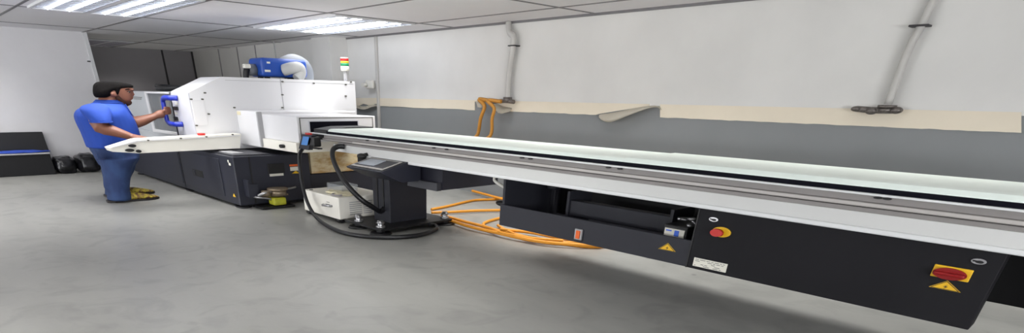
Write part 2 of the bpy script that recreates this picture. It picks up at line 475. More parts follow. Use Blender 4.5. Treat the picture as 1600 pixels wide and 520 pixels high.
# orange hoses from the tap, down behind the feeder
def hose(pts, r, m, label, name='air_hose', cat='hose', group=None, base=None):
    o = obj(name, MB().tube(pts, r, 10, 8), m, base=base or pts[-1])
    return tag(o, label, cat, group)
p1 = py(745, 212, 7.7); p2 = py(766, 212, 7.7)
hose([(TX-.3, YW-.12, TZ-.05), (TX-.62, YW-.14, TZ-.02), py(757, 166, 7.7), py(751, 185, 7.7), p1, (p1.x, 7.4, .88), (p1.x+.05, 6.7, .78), (p1.x+.1, 5.9, .9), (p1.x+.1, 5.36, .93)],
     .03, 'orange_hose', 'left of the two orange hoses arching down from the tap')
hose([(TX-.08, YW-.15, TZ-.045), (TX-.35, YW-.2, TZ-.035), py(772, 169, 7.62), py(769, 185, 7.62), py(766, 212, 7.62), (p2.x, 7.35, .88), (p2.x+.05, 6.7, .78), (p2.x+.1, 5.9, .9), (p2.x+.1, 5.36, .93)],
     .028, 'orange_hose', 'right of the two orange hoses arching down from the tap')

# ------------------------------------------------------------------ ceiling lights
def troffer(x0, x1, y0, y1, label, lit=True):
    r = thing('ceiling_light', label, 'light', ((x0+x1)/2, (y0+y1)/2, ZC-.09))
    fr = MB(); w = .035
    fr.box(x0, x1, y0, y0+w, ZC-.026, ZC).box(x0, x1, y1-w, y1, ZC-.026, ZC).box(x0, x0+w, y0+w, y1-w, ZC-.026, ZC).box(x1-w, x1, y0+w, y1-w, ZC-.026, ZC)
    ym = (y0+y1)/2
    fr.box(x0+w, x1-w, ym-.035, ym+.035, ZC-.026, ZC)
    obj('frame', fr, 'white_metal', r)
    n = 12
    for a, b in ((y0+w, ym-.035), (ym+.035, y1-w)):
        lv = MB()
        for i in range(1, n):
            x = x0+(x1-x0)*i/n
            lv.box(x-.016, x+.016, a, b, ZC-.026, ZC-.004)
        lv.box(x0+w, x1-w, a, a+.012, ZC-.026, ZC-.005).box(x0+w, x1-w, b-.012, b, ZC-.026, ZC-.005)
        obj('louvre', lv, 'louvre' if lit else 'dead_panel', r)
        t = MB()
        for q in (.3, .7): 
            yy = a+(b-a)*q; t.tube([(x0+.08, yy, ZC-.016), (x1-.08, yy, ZC-.016)], .013, 10, 0)
        obj('tube', t, 'tube_glow' if lit else 'dead_panel', r)
    obj('reflector', MB().box(x0+w, x1-w, y0+w, y1-w, ZC-.006, ZC-.002), 'white_metal' if lit else 'dead_panel', r)
    return r
troffer(-11.62, -8.82, 5.52, 7.04, 'lit louvred ceiling light, brightest and fully in view, above the white machine')
troffer(-11.62, -8.82, 2.06, 3.58, 'lit louvred ceiling light cut by the top edge, above the man')
troffer(-19.95, -17.65, 4.2, 5.2, 'dull ceiling light in the dark recess behind the left wall', lit=False)

def area(name, x, y, sx, sy, power, col=(1, .985, .96)):
    l = bpy.data.lights.new(name, 'AREA'); l.shape = 'RECTANGLE'; l.size = sx; l.size_y = sy; l.energy = power; l.color = col; l.spread = math.radians(118)
    o = bpy.data.objects.new(name, l); COL.objects.link(o); o.location = (x, y, ZC-.08); return o
PW = 95
for x, y, k in ((-10.2, 6.28, .36), (-7.3, 6.1, .36), (-4.35, 6.1, .38), (-1.4, 6.1, .24), (1.5, 6.1, .12), (-10.2, 2.82, .46), (-4.35, 2.82, .24), (1.5, 2.82, .15), (-10.2, -.6, .34), (-4.35, -.6, .28), (-14.0, 1.2, .25), (-18.4, 5.4, .4)):  # louvred-light rows, plus fill lamps added between them and in the recess
    area('troffer_and_fill_lamp', x, y, 2.6, 1.3, PW*k)
def fill_light(name, loc, rot, sx, sy, power):
    l = bpy.data.lights.new(name, 'AREA'); l.shape = 'RECTANGLE'; l.size = sx; l.size_y = sy; l.energy = power; l.color = (.97, .985, 1)
    o = bpy.data.objects.new(name, l); COL.objects.link(o); o.location = loc; o.rotation_euler = rot
# unseen fill lamps added at the two walls behind the camera
fill_light('rear_fill', (-9.5, YN+.05, 1.6), (PI/2+.8, 0, 0), 11, 1.5, 720)
fill_light('rear_fill', (XR-.05, -1.6, 1.6), (PI/2+.55, 0, PI/2), 7.5, 1.5, 1000)
w = bpy.data.worlds.new('world'); S.world = w; w.use_nodes = True
w.node_tree.nodes['Background'].inputs[0].default_value = (.8, .82, .85, 1); w.node_tree.nodes['Background'].inputs[1].default_value = .15

exec_parts = []
# ------------------------------------------------------------------ bar feeder
FX0, FX1, FY = -8.0, 1.6, 4.45
bf = thing('bar_feeder', 'long grey bar feeder with white lid running from the machine along the wall', 'machine', (-6.5, 4.9, 0))
def long_bar(name, m, y0, y1, z0, z1, x0, x1=FX1, bev=0.0, label=None, parent=bf):
    return obj(name, MB().box(x0, x1, y0, y1, z0, z1, bev), m, parent, label)
long_bar('side_panel', 'beam_light', FY, 5.35, .878, .962, -7.4, label='pale grey side panel')
long_bar('lower_rail', 'beam_edge', FY-.02, 5.3, .847, .878, -6.8, bev=.008)
long_bar('side_rail', 'beam_grey', FY+.012, 5.35, .962, .987, -7.3)
long_bar('groove', 'beam_line', FY+.02, 5.33, .987, .993, -6.75)
pr = MB().prism([(FY, .993), (FY-.012, 1.0), (FY-.012, 1.018), (FY+.012, 1.024), (FY+.02, 1.062), (5.36, 1.062), (5.36, .993)], 0, -7.66, FX1)
obj('channel', pr, 'beam_grey', bf)
long_bar('lip_rail', 'beam_pale', FY-.018, FY+.2, .998, 1.02, -6.9, bev=.004)
long_bar('top_rail', 'beam_edge', FY-.015, 5.36, 1.062, 1.075, -8.0, bev=.003)
long_bar('seal_strip', 'strip_black', FY+.01, 5.34, 1.075, 1.108, -7.58)
def cover(x0, x1, e):
    p = [(FY+.004-e, 1.106), (FY+.004-e, 1.114), (FY+.02-e, 1.132+e), (FY+.06, 1.138+e), (5.25, 1.136+e), (5.36+e, 1.115), (5.36+e, 1.102)]
    mb = MB().prism(p, 0, x0, x1)
    return mb
xs = py(975, 256, FY).x
lid = obj('cover', cover(-7.52, xs+.05, 0), 'cover_white', bf, 'far white lid')
obj('cover', cover(xs, FX1, .006), 'cover_white', bf, 'near white lid')
# bevelled nose and black end of the rail
obj('end_cap', MB().prism([(FY+.03, 1.075), (FY+.03, 1.12), (FY+.3, 1.15), (5.2, 1.15), (5.2, 1.075)], 0, -7.95, -7.52), 'black', bf)
obj('nozzle', MB().ell(0, (4.95, 1.04), .16, .07, -8.5, -7.6), 'steel', bf)
obj('end_bracket', MB().box(-8.05, -7.7, FY+.05, 5.2, .99, 1.062, .01), 'black', bf)
for u, v in ((573, 219), (590, 221), (677, 231.5), (697, 233), (815, 245.5), (828, 247), (950, 260.7), (968, 262.5), (1371, 308.8), (1386, 310.7)):
    q = py(u, v, FY); obj('rail_slot', MB().ell(1, (q.x, 1.052), .022, .006, FY-.004, FY+.03, 14), 'black', bf)

# hanging cabinet
CYF, CYB, ZB, ZT = 4.5, 5.45, .388, .847
XC0, XD, XC1 = -4.25, -2.1, -.28
tray = MB()
tray.box(XC0, XD-.012, CYF, CYF+.03, ZB, .592, .004)                         # front band
tray.box(XC0, XC0+.03, CYF+.03, CYB, ZB, ZT)                                   # left end
tray.box(XC0+.03, XD-.012, CYF+.03, CYB, ZB, ZB+.03)                           # floor
cab = obj('open_tray', tray, 'tray_metal', bf)
obj('back_panel', MB().box(XC0+.03, XD-.012, CYB, CYB+.03, ZB, ZT), 'black_inside', cab)
l, r_ = py(890, 325, 4.85), py(1046, 350, 4.85)
ip = MB().box(l.x, r_.x, 4.85, 4.95, .54, .68, .006)
ip.box(l.x-.03, l.x, 4.83, 5.2, ZB+.03, .76).box(r_.x, r_.x+.03, 4.83, 5.2, ZB+.03, .74)
obj('inner_channel', ip, 'tray_metal', cab)
q = py(866, 285, 5.2); obj('pillar', MB().box(q.x-.03, q.x+.03, 5.2, 5.26, ZB+.03, ZT, .01).ell(2, (q.x, 5.2), .07, .07, .7, .74), 'charcoal_light', cab)
# sensor block with a white and blue label
a, b = py(1038, 356, 4.62), py(1067, 369, 4.62)
sb = obj('sensor_block', MB().box(a.x-.02, b.x+.02, 4.64, 4.95, ZB+.03, a.z+.03, .01), 'black', cab)
z0 = .565; z1 = .63
sl = obj('sensor_label', MB().box(a.x, b.x, 4.632, 4.64, z0, z1), 'label_white', sb, 'white label')
obj('blue_mark', MB().box(a.x+(b.x-a.x)*.52, a.x+(b.x-a.x)*.74, 4.628, 4.632, z0+.01, z1-.01), 'label_blue', sl)
obj('blue_print', MB().box(a.x+(b.x-a.x)*.08, a.x+(b.x-a.x)*.36, 4.628, 4.632, z1-.022, z1-.012), 'label_blue', sl)
obj('air_fitting', MB().tube([(a.x+.06, 4.7, .70), (a.x+.2, 4.72, .715), (b.x-.02, 4.75, .70), (b.x+.04, 4.76, .66)], .014, 8).ball((b.x, 4.7, .665), .03, .03, .018).ball((a.x+.12, 4.7, .705), .04, .03, .014), 'steel', sb)
hb = MB().box(XD-.012, XC1, CYF-.01, CYF+.16, ZB, ZT, .006)
cb = obj('cabinet', hb, 'charcoal', bf, 'closed charcoal cabinet')
obj('rear_skin', MB().box(XD-.012, FX1-.1, CYB-.12, CYB, ZB, ZT, .006).box(XD-.012, XD+.02, CYF+.16, CYB-.12, ZB, ZT), 'black_inside', cb)
obj('seam_edge', MB().box(XD-.02, XD-.008, CYF-.014, CYF+.02, ZB, ZT), 'black', cb)
def face(u, v): 
    q = py(u, v, CYF-.01); return q.x, q.z
FY0 = CYF-.01
for u, v in ((1116, 342.5), (1530, 408)):
    x, z = face(u, v)
    k = obj('lock', MB().ell(1, (x, z), .036, .0155, FY0-.012, FY0, 20), 'chrome', cb, 'chrome lock')
    obj('keyhole', MB().ell(1, (x+.004, z-.002), .02, .008, FY0-.014, FY0-.012, 16).box(x-.028, x-.01, FY0-.015, FY0-.012, z-.003, z+.005), 'black', k)
x, z = face(1128, 362.3)
e = obj('emergency_stop', MB().ell(1, (x, z), .072, .036, FY0-.012, FY0, 32), 'yellow', cb, 'yellow disc of the emergency stop')
obj('red_button', MB().ell(1, (x-.012, z), .03, .017, FY0-.05, FY0-.012, 24).ell(1, (x-.012, z), .046, .026, FY0-.075, FY0-.05, 28, .05, .028), 'red', e, 'red mushroom button')
# name plate with rows of print
x0, x1, z0, z1 = -2.062, -1.79, .412, .477
npl = obj('name_plate', MB().box(x0, x1, FY0-.005, FY0, z0, z1), 'label_white', cb, 'pale name plate')
ink = MB()
random.seed(11)
for row in range(5):
    zz = z1-.011-row*.0115; xx = x0+.012
    while xx < x1-.03:
        ln = random.uniform(.012, .05)
        if random.random() < (.85 if row < 2 else .4): ink.box(xx, min(xx+ln, x1-.012), FY0-.0062, FY0-.005, zz-.0018, zz+.0018)
        xx += ln+.008
obj('print', ink, 'label_ink', npl)
# main switch: yellow square, dark red oval knob
x0, x1 = -.575, -.388; z0, z1 = .656, .727
ms = obj('main_switch', MB().box(x0, x1, FY0-.012, FY0, z0, z1, .004), 'yellow', cb, 'yellow main switch plate')
xm, zm = (x0+x1)/2-.004, (z0+z1)/2-.003
obj('switch_knob', MB().ell(1, (xm, zm), .084, .033, FY0-.035, FY0-.012, 32, .08, .031).box(xm-.075, xm+.075, FY0-.06, FY0-.035, zm-.009, zm+.009, .006), 'dark_red', ms, 'dark red switch knob')
def triangle(apex, left, right, fy, bolt=True):
    A, B, C_ = [Vector((p[0], p[1])) for p in (apex, left, right)]
    cen = (A+B+C_)/3
    def sc(k): return [tuple(cen+(p-cen)*k) for p in (A, B, C_)]
    t = obj('warning_sign', MB().prism(sc(1), 1, fy-.004, fy), 'yellow', cb, 'yellow warning triangle')
    mb = MB(); o_, i_ = sc(.92), sc(.8)
    for i in range(3):
        j = (i+1) % 3
        mb.prism([o_[i], o_[j], i_[j], i_[i]], 1, fy-.0052, fy-.004)
    w_, h_ = (C_-B).length*.1, abs(A.y-B.y)*.24
    cx_, cz_ = cen.x, cen.y-h_*.1
    mb.prism([(cx_+w_*.5, cz_+h_), (cx_-w_*.8, cz_-h_*.05), (cx_+w_*.02, cz_-h_*.0), (cx_-w_*.4, cz_-h_*1.0), (cx_+w_*.8, cz_+h_*.25), (cx_, cz_+h_*.2)], 1, fy-.0052, fy-.004)
    obj('lightning_mark', mb, 'ink', t); return t
triangle((-.482, .645), (-.556, .592), (-.398, .592), FY0)
tw = triangle((-2.317, .541), (-2.392, .482), (-2.236, .485), CYF); tw.parent = cab
# multi-pin connector on the tray front
q = py(905, 366, CYF)
cn = obj('connector', MB().box(q.x-.045, q.x+.045, CYF-.02, CYF, q.z-.05, q.z+.05, .008), 'steel', cab, 'multi-pin connector')
obj('contacts', MB().box(q.x-.022, q.x+.022, CYF-.03, CYF-.02, q.z-.036, q.z+.036, .004), 'orange_label', cn)

# gearbox slung under the rail, left of the tray
xg = -5.36
gb = MB().prism([(-6.6, .66), (-6.6, .847), (xg, .847), (xg, .59), (-5.95, .59), (-5.95, .66)], 1, 4.66, 5.6)
g = obj('drive_housing', gb, 'navy_dark', bf)
a1, a2 = py(638, 285, 4.6), py(684, 292, 4.6)
obj('housing_plate', MB().box(a1.x, a2.x, 4.585, 4.66, .583, .672, .004), 'charcoal_light', g)
q = py(795, 287, 5.0)

# column on its base plate
sx0, sx1, sy0, sy1 = -6.76, -6.38, 4.62, 5.26
def stand(dx):
    c = obj('column', MB().box(sx0+dx, sx1+dx, sy0, sy1, .05, .847, .01), 'tray_metal', bf)
    for o_ in (.1, .24): obj('seam_strip', MB().box(sx0+o_+dx, sx0+o_+.025+dx, sy0-.012, sy0, .2, .66), 'black', c)
    bp = obj('base_plate', MB().box(sx0-.2+dx, sx1+.28+dx, 4.26, 5.5, .045, .072, .006), 'black', bf)
    for x, y in ((sx0+.05, 4.33), (sx1+.18, 4.33), (sx1+.2, 5.42), (sx0+.05, 5.42)):
        x += dx
        b = obj('jack_bolt', MB().ell(2, (x, y), .04, .04, .035, .165, 14).ell(2, (x, y), .062, .062, .07, .1, 6).ell(2, (x, y), .055, .055, .125, .145, 6), 'steel', bp)
        obj('foot_pad', MB().ell(2, (x, y), .15, .15, 0, .02, 28, .13, .13).ell(2, (x, y), .06, .06, .02, .045, 16), 'black_rubber', b)
stand(0); stand(7.1)

# touch panel on its tilted box
A = py(550, 256, 4.3); 
def quad_box(corners, depth, up=Vector((0, 0, 1))):
    mb = MB(); top = [Vector(c_) for c_ in corners]; bot = [c_-up*depth for c_ in top]
    T = [mb.bm.verts.new(c_) for c_ in top]; B = [mb.bm.verts.new(c_) for c_ in bot]
    mb.bm.faces.new(T); mb.bm.faces.new(B[::-1])
    for i in range(4): mb.bm.faces.new((T[i], B[i], B[(i+1) % 4], T[(i+1) % 4]))
    return mb
# face slopes towards the room: low edge in front, high edge at the rail
x0, x1 = -6.46, -5.72
def pt(s, t, o=0.0):       # s along the rail, t from the low front edge up to the back
    y = 4.04+.38*t; z = .79+.085*t
    return Vector((x0+(x1-x0)*s, y-o*.23, z+o*.97))
hp = MB().prism([(4.04, .79), (4.42, .875), (4.62, .875), (4.62, .66), (4.34, .66), (4.05, .775)], 0, x0, x1)
tp = obj('touch_panel', hp, 'navy_metal', bf, 'tilted operator box')
sc_ = quad_box([pt(.03, .06, .004), pt(.97, .06, .004), pt(.97, .94, .004), pt(.03, .94, .004)], .006)
sr_ = obj('panel_frame', sc_, 'black', tp)
obj('bezel', quad_box([pt(.06, .12, .009), pt(.94, .12, .009), pt(.94, .9, .009), pt(.06, .9, .009)], .006), 'beam_pale', sr_)
obj('keypad', quad_box([pt(.1, .2, .013), pt(.9, .2, .013), pt(.9, .82, .013), pt(.1, .82, .013)], .006), 'charcoal_light', sr_)
obj('screen', quad_box([pt(.16, .28, .017), pt(.6, .28, .017), pt(.6, .76, .017), pt(.16, .76, .017)], .006), 'lcd', sr_, 'pale screen')
obj('cable_gland', MB().ball((-6.62, 4.38, .872), .08, .05, .035).tube([(-6.62, 4.38, .87), (-6.6, 4.46, .885)], .03, 10, 3), 'black', tp)
obj('orange_tag', MB().box(-6.0, -5.86, 4.44, 4.46, .83, .842), 'orange_label', bf)

# ------------------------------------------------------------------ hand-held remote hung on the end of the rail
r = thing('handheld_remote', 'handheld remote with blue screen hung on the left end of the long feeder', 'remote', (-8.1, 4.4, .9))
def rp(s, t, o=0):
    return Vector((-8.12+.28*s+.04*t, 4.30-o, 0.865+.19*t))+Vector((.1*t, 0, 0))
rm = obj('remote_body', quad_box([rp(0, 0), rp(1, 0), rp(1, 1), rp(0, 1)], .07, Vector((0, -1, 0))), 'navy_dark', r)
obj('remote_screen', quad_box([rp(.2, .3, .006), rp(.8, .3, .006), rp(.8, .88, .006), rp(.2, .88, .006)], .006, Vector((0, -1, 0))), 'lcd_blue', rm, 'blue screen')
q = rp(.5, 1.0)
obj('stop_button', MB().ell(2, (q.x, q.y+.03), .07, .04, q.z, q.z+.022), 'red', rm, 'red button')
obj('grip', MB().box(-7.86, -7.68, 4.3, 4.43, .91, 1.04, .02).tube([(-8.0, 4.37, 1.0), (-7.8, 4.44, 1.02)], .03, 8, 2).box(-7.8, -7.62, 4.33, 4.40, .885, .9), 'black', rm)

# black cables
q0 = Vector((-8.06, 4.33, .865))
hose([q0, py(467.5, 245, 4.2), py(471, 280, 4.15), py(480, 315, 4.1), pz(497, 342, .04), pz(530, 361, .03), pz(570, 369, .03), pz(615, 370.5, .03), pz(655, 367, .03), pz(681, 358, .03), pz(680, 352, .03), pz(671, 350.5, .05)],
     .026, 'black_rubber', 'long black cable falling from the remote and looping over the floor', 'power_cable', 'cable', base=(-7, 4.2, 0))
hose([py(538, 229, 4.44), py(528, 229, 4.36), py(520, 235, 4.28), py(521, 250, 4.24), py(531, 272, 4.2), py(545, 292, 4.2), py(565, 312, 4.3), py(582, 323, 4.45), py(594, 330, 4.6), (-6.5, 4.605, .24)],
     .032, 'black_rubber', 'thick black cable arching from the rail down to the column', 'power_cable', 'cable', base=(-7, 4.4, .3))

# ------------------------------------------------------------------ coolant chiller beside the column
cl = thing('coolant_chiller', 'low cream metal box with side vents on the floor left of the column', 'machine', (-7.7, 4.7, 0))
cx0, cx1, cy0, cy1 = -8.05, -7.06, 4.25, 5.05
cb_ = obj('housing', MB().box(cx0, cx1, cy0, cy1, .05, .335, .012), 'cream_metal', cl)
vt = MB()
for i in range(7):
    z = .1+i*.026; vt.box(cx1-.004, cx1+.008, 4.42, 4.62, z, z+.009).box(cx1-.004, cx1+.008, 4.65, 4.8, z, z+.009)
obj('vent', vt, 'pale_ledge', cb_)
h_ = py(518, 322, cy0)
obj('handle', MB().tube([(-7.46, cy0, .2), (-7.44, cy0-.04, .2), (-7.26, cy0-.04, .21), (-7.24, cy0, .21)], .014, 8, 3).box(-7.4, -7.29, cy0-.006, cy0, .188, .222), 'steel', cb_)
obj('maker_mark', MB().box(-7.38, -7.3, cy0-.004, cy0, .245, .25), 'label_ink', cb_)
for x, y in ((cx0+.08, cy0+.06), (cx1-.08, cy0+.06), (cx1-.08, cy1-.1), (cx0+.08, cy1-.1)):
    obj('caster', MB().ell(0, (y, .028), .055, .028, x-.05, x+.05, 18).box(x-.06, x+.06, y-.05, y+.05, .04, .055), 'black_rubber', cl)
for x, y in ((cx0+.12, cy0+.08), (cx0+.15, cy1-.1)): obj('top_screw', MB().ell(2, (x, y), .03, .03, .335, .34, 12), 'black', cb_)
# on top of it
tb = MB(); a = Vector((-7.56, 4.6, .355))
tb.box(a.x-.2, a.x+.22, a.y-.1, a.y+.16, .352, .358).box(a.x-.2, a.x-.192, a.y-.1, a.y+.16, .358, .44).box(a.x+.212, a.x+.22, a.y-.1, a.y+.16, .358, .44).box(a.x-.192, a.x+.212, a.y+.152, a.y+.16, .358, .44)
tb.box(a.x-.192, a.x+.212, a.y-.1, a.y-.092, .358, .44)
tag(obj('plastic_tub', tb, 'clear_plastic', base=(a.x, a.y, .352)), 'clear plastic tub standing on the cream metal box', 'container')
rg = MB(); rg.ball((-7.4, 4.52, .345), .32, .2, .02, seg=32)
for v in rg.bm.verts:
    n = mnoise.noise(Vector((v.co.x*9, v.co.y*9, 0)))
    v.co.z = max(.336, v.co.z+n*.016); v.co.x += n*.05; v.co.y += mnoise.noise(Vector((v.co.y*8, v.co.x*7, 3)))*.06
tag(obj('rag', rg, 'rag', base=(-7.4, 4.52, .336)), 'crumpled cream rag lying on the cream metal box', 'cloth')
rn = MB(); P = [(-7.26+.09*math.cos(t*PI/9), 4.37+.075*math.sin(t*PI/9), .347) for t in range(19)]
rn.tube(P, .011, 8, 0)
tag(obj('metal_ring', rn, 'pipe_dark', base=(-7.26, 4.37, .336)), 'small grey ring lying on the front edge of the cream metal box', 'ring')

# ------------------------------------------------------------------ orange cables on the floor behind the column
zf = .02
OC = [
 ([(674, 327), (700, 322), (740, 313), (775, 311), (800, 306)], 'upper orange cable running right from the column along the floor'),
 ([(674, 332), (705, 331), (745, 329), (785, 328), (830, 325)], 'middle straight orange cable running right from the column'),
 ([(674, 337), (700, 343), (735, 354), (770, 362), (810, 371), (850, 378), (900, 382), (940, 383)], 'lowest orange cable slanting right under the charcoal cabinet'),
 ([(738, 298), (760, 304), (790, 312), (830, 323)], 'short orange cable slanting down from behind the drive housing'),
 ([(815, 336), (785, 340), (762, 346), (755, 351), (765, 357), (790, 362), (830, 372), (870, 379), (920, 385), (960, 384)], 'orange cable bent back in a loop at the left end of the tray'),
 ([(778, 352), (788, 358), (810, 368), (840, 376), (880, 379), (915, 378)], 'inner strand of the orange coil under the tray'),
 ([(782, 358), (800, 360), (830, 363), (870, 371), (900, 376)], 'upper strand of the orange coil under the tray'),
 ([(690, 336), (730, 347), (765, 356), (785, 364), (830, 372), (880, 376)], 'orange cable lying close along the lowest one'),
]
for i, (P, lab) in enumerate(OC):
    hose([pz(u, v, zf+.012*(i % 4)) for u, v in P], .02, 'orange_cable', lab, 'orange_cable', 'cable', 'orange cables under the feeder', base=(-6, 6, 0))
hose([pz(722, 291, .02), pz(750, 295, .02), pz(775, 302, .02), pz(800, 307, .02)], .028, 'ivory', 'short white cable beside the orange ones behind the drive housing', 'white_cable', 'cable', base=(-7, 7, 0))
pl = MB(); q = py(775, 325, 4.9)
pl.ball((-4.6, 4.9, .52), .09, .05, .03).tube([(-4.6, 4.9, .52), (-4.4, 4.92, .53), (-4.22, 4.95, .53)], .02, 8)
pg = obj('black_plug', pl, 'black', bf)
obj('signal_lead', MB().tube([(-4.5, 4.7, .85), (-4.55, 4.7, .78), (-4.4, 4.72, .72), (-4.27, 4.75, .70)], .016, 8), 'ivory', bf)
obj('signal_lead', MB().tube([(-4.62, 4.92, .49), (-4.6, 4.95, .43), (-4.4, 5.0, .42), (-4.22, 5.0, .44)], .014, 8), 'ivory', bf)
q = pz(1573, 470)
tag(obj('paper_box', MB().box(q.x-.12, q.x+.3, q.y-.1, q.y+.3, 0, .05, .006), 'label_white', base=(q.x, q.y, 0)), 'flat white box on the floor beyond the near end of the cabinet', 'box')

# ------------------------------------------------------------------ CNC lathe
XE, YF = -8.95, 3.64
cnc = thing('cnc_lathe', 'large white turning machine on a dark blue base, the man works at its door', 'machine', (-11.5, 5, 0))
bs = obj('base', MB().box(-14.4, XE, YF, 4.9, .045, .72, .012), 'navy_metal', cnc, 'dark blue-grey base')
obj('rear_base', MB().box(-14.4, -9.15, 4.9, 6.2, .02, .70, .012), 'navy_dark', cnc)
s1 = py(284, 260, YF).x; s2 = -9.35
sm = MB().box(s1-.012, s1+.012, YF-.006, YF, .05, .715)
q = px(390, 255, XE).y
sm2 = MB().box(XE, XE+.006, q-.012, q+.012, .06, .715)
obj('panel_seam', sm, 'black', bs)
obj('panel_seam', sm2, 'black', bs)
# slightly proud door panels on the base
obj('base_panel', MB().box(s1+.06, -9.5, YF-.014, YF, .12, .66, .006), 'navy_metal', bs)
obj('base_panel', MB().box(-14.2, s1-.06, YF-.014, YF, .12, .66, .006), 'navy_metal', bs)
a = py(302, 263, YF); b = py(320, 278, YF)
pk = obj('pocket', MB().box(a.x, b.x, YF-.02, YF-.012, b.z, a.z, .004), 'black', bs)
obj('pocket_pull', MB().box(a.x+.06, a.x+.12, YF-.03, YF-.02, b.z+.02, a.z-.02), 'navy_dark', pk)
for x in (-14.2, s1, -9.12):
    obj('levelling_foot', MB().ell(2, (x, YF+.12), .16, .12, 0, .02, 24).ell(2, (x, YF+.12), .05, .05, .02, .05, 12), 'black_rubber', bs)
obj('base_plinth', MB().box(-14.3, XE-.1, YF+.08, 6.1, 0.0, .05), 'black', cnc)
# top ledge of the base with a lid
obj('ledge_lid', MB().box(-10.0, -9.05, YF+.06, 4.28, .72, .738, .006), 'charcoal_light', bs)
obj('lid_plate', MB().box(-9.75, -9.25, YF+.12, 3.95, .738, .746, .003), 'pale_ledge', bs)
# +X end: pocket, labels, bracket, lubricator
def ex(u, v, x=XE): return px(u, v, x)
a, b = ex(417, 256), ex(445, 270)
pk = obj('end_pocket', MB().box(XE, XE+.012, a.y, b.y, b.z, a.z, .004), 'black', bs)
a, b = ex(421, 271.5), ex(443, 273.5)
obj('pocket_label', MB().box(XE, XE+.006, a.y, b.y, b.z-.004, a.z), 'label_white', bs, 'thin white label')
a, b = ex(452, 257), ex(467, 259)
lb = obj('caution_label', MB().box(XE, XE+.005, a.y, b.y, b.z, a.z), 'orange_label', bs)
a, b = ex(453, 261), ex(468, 266)
obj('caution_plate', MB().box(XE, XE+.005, a.y, b.y, b.z, a.z), 'label_white', bs)
a, b, c_ = ex(462, 266.5), ex(456, 271), ex(468, 270.5)
obj('caution_triangle', MB().prism([(a.y, a.z), (b.y, b.z), (c_.y, c_.z)], 0, XE, XE+.005), 'yellow', bs)
a = py(358, 253, YF-.014); obj('logo_sticker', MB().box(a.x-.05, a.x-.01, YF-.018, YF-.014, a.z-.01, a.z+.025).box(a.x-.02, a.x+.05, YF-.018, YF-.014, a.z-.045, a.z-.012), 'label_white', bs)
a = py(366, 305, YF-.014); obj('caution_triangle', MB().prism([(a.x-.05, a.z-.02), (a.x+.05, a.z-.02), (a.x, a.z+.025)], 1, YF-.018, YF-.014), 'yellow', bs)
a, b = ex(379, 280), ex(398, 305)
bk = MB().box(XE, XE+.16, a.y, b.y, b.z, b.z+.02).box(XE, XE+.16, a.y, a.y+.03, b.z+.02, a.z).box(XE+.13, XE+.16, a.y+.03, b.y, b.z+.02, a.z-.06)
obj('bracket', bk, 'navy_metal', bs)
c0 = ex(418, 300)
lu = MB().ell(2, (XE+.2, c0.y+.08), .13, .13, c0.z-.03, c0.z+.06, 20).ell(2, (XE+.2, c0.y+.08), .16, .16, c0.z+.05, c0.z+.075, 20)
lu.ell(2, (XE+.2, c0.y-.12), .07, .07, c0.z-.02, c0.z+.05, 16).box(XE, XE+.14, c0.y-.2, c0.y+.28, c0.z-.05, c0.z-.03)
lb_ = obj('lubricator', lu, 'brass', bs, 'metal lubricator with pipes')
obj('oil_cup', MB().box(XE+.1, XE+.3, c0.y-.05, c0.y+.16, c0.z-.16, c0.z-.05, .02), 'yellow_green', lb_, 'yellow-green oil cup')
obj('oil_pipe', MB().tube([(XE+.2, c0.y+.1, c0.z+.06), (XE+.2, c0.y+.28, c0.z+.055), (XE+.15, c0.y+.42, c0.z+.06)], .014, 8)
    .tube([(XE+.2, c0.y-.25, c0.z-.01), (XE+.25, c0.y-.15, c0.z+.03), (XE+.2, c0.y, c0.z+.03)], .022, 8)
    .tube([(XE+.02, c0.y-.3, c0.z+.02), (XE+.15, c0.y-.28, c0.z-.03), (XE+.2, c0.y-.1, c0.z-.06), (XE+.2, c0.y+.05, c0.z-.12)], .018, 8), 'steel', lb_)
obj('drip_pan', MB().box(XE, XE+.3, c0.y-.25, c0.y+.3, c0.z-.2, c0.z-.17, .008), 'black', lb_)
# stained splash sheet of the rear base
a, b = px(483, 229, -8.98), px(560, 266, -8.98)
obj('splash_sheet', MB().box(-9.15, -8.98, a.y, b.y, b.z, .80, .006), 'stained', cnc, 'cream splash sheet stained brown')
obj('rear_guard', MB().box(-9.15, -9.0, 4.91, 6.2, .03, b.z-.01, .008), 'navy_dark', cnc)

# hood
XH = -10.1
prof = [(3.6, .74), (3.6, 1.53), (4.14, 1.745), (6.63, 1.745), (6.63, .74)]
hd = obj('hood', MB().prism(prof, 0, -10.95, XH), 'white_metal', cnc, 'tall white hood with chamfered front')
obj('low_hood', MB().box(-14.2, -10.95, 3.66, 6.6, .74, 1.528, .012), 'inner_metal', cnc)
# door frame with window, on the room side
DY = 3.6
xl, xr = py(228, 150, DY).x, -10.95
zt, zb_ = 1.528, .745
fr = MB()
wl, wr = py(235, 170, DY).x, py(273, 170, DY).x
wz1, wz0 = 1.50, .945
fr.box(xl, wl, DY-.02, 3.66, .9, zt, .004).box(wr, xr, DY-.02, 3.66, zb_, zt, .004).box(wl, wr, DY-.02, 3.66, wz1, zt, .004).box(wl, wr, DY-.02, 3.66, .9, wz0, .004)
dr = obj('sliding_door', fr, 'white_metal', cnc, 'white sliding door frame')
obj('lower_skin', MB().box(-14.0, wr, 3.62, 3.66, zb_, .9, .004), 'inner_metal', dr)
obj('window_pane', MB().box(wl, wr, DY+.005, DY+.015, wz0, wz1), 'window_glass', dr, 'grey window pane')
a, b = py(247, 150, DY+.03), py(270, 193, DY+.03)
obj('inner_sheet', MB().box(a.x, b.x, DY+.03, DY+.045, b.z, a.z), 'cream_metal', dr)
obj('stile', MB().box(xr, XH-.002, DY-.02, DY, zb_, 1.52), 'stile_metal', dr, 'pale grey stile')
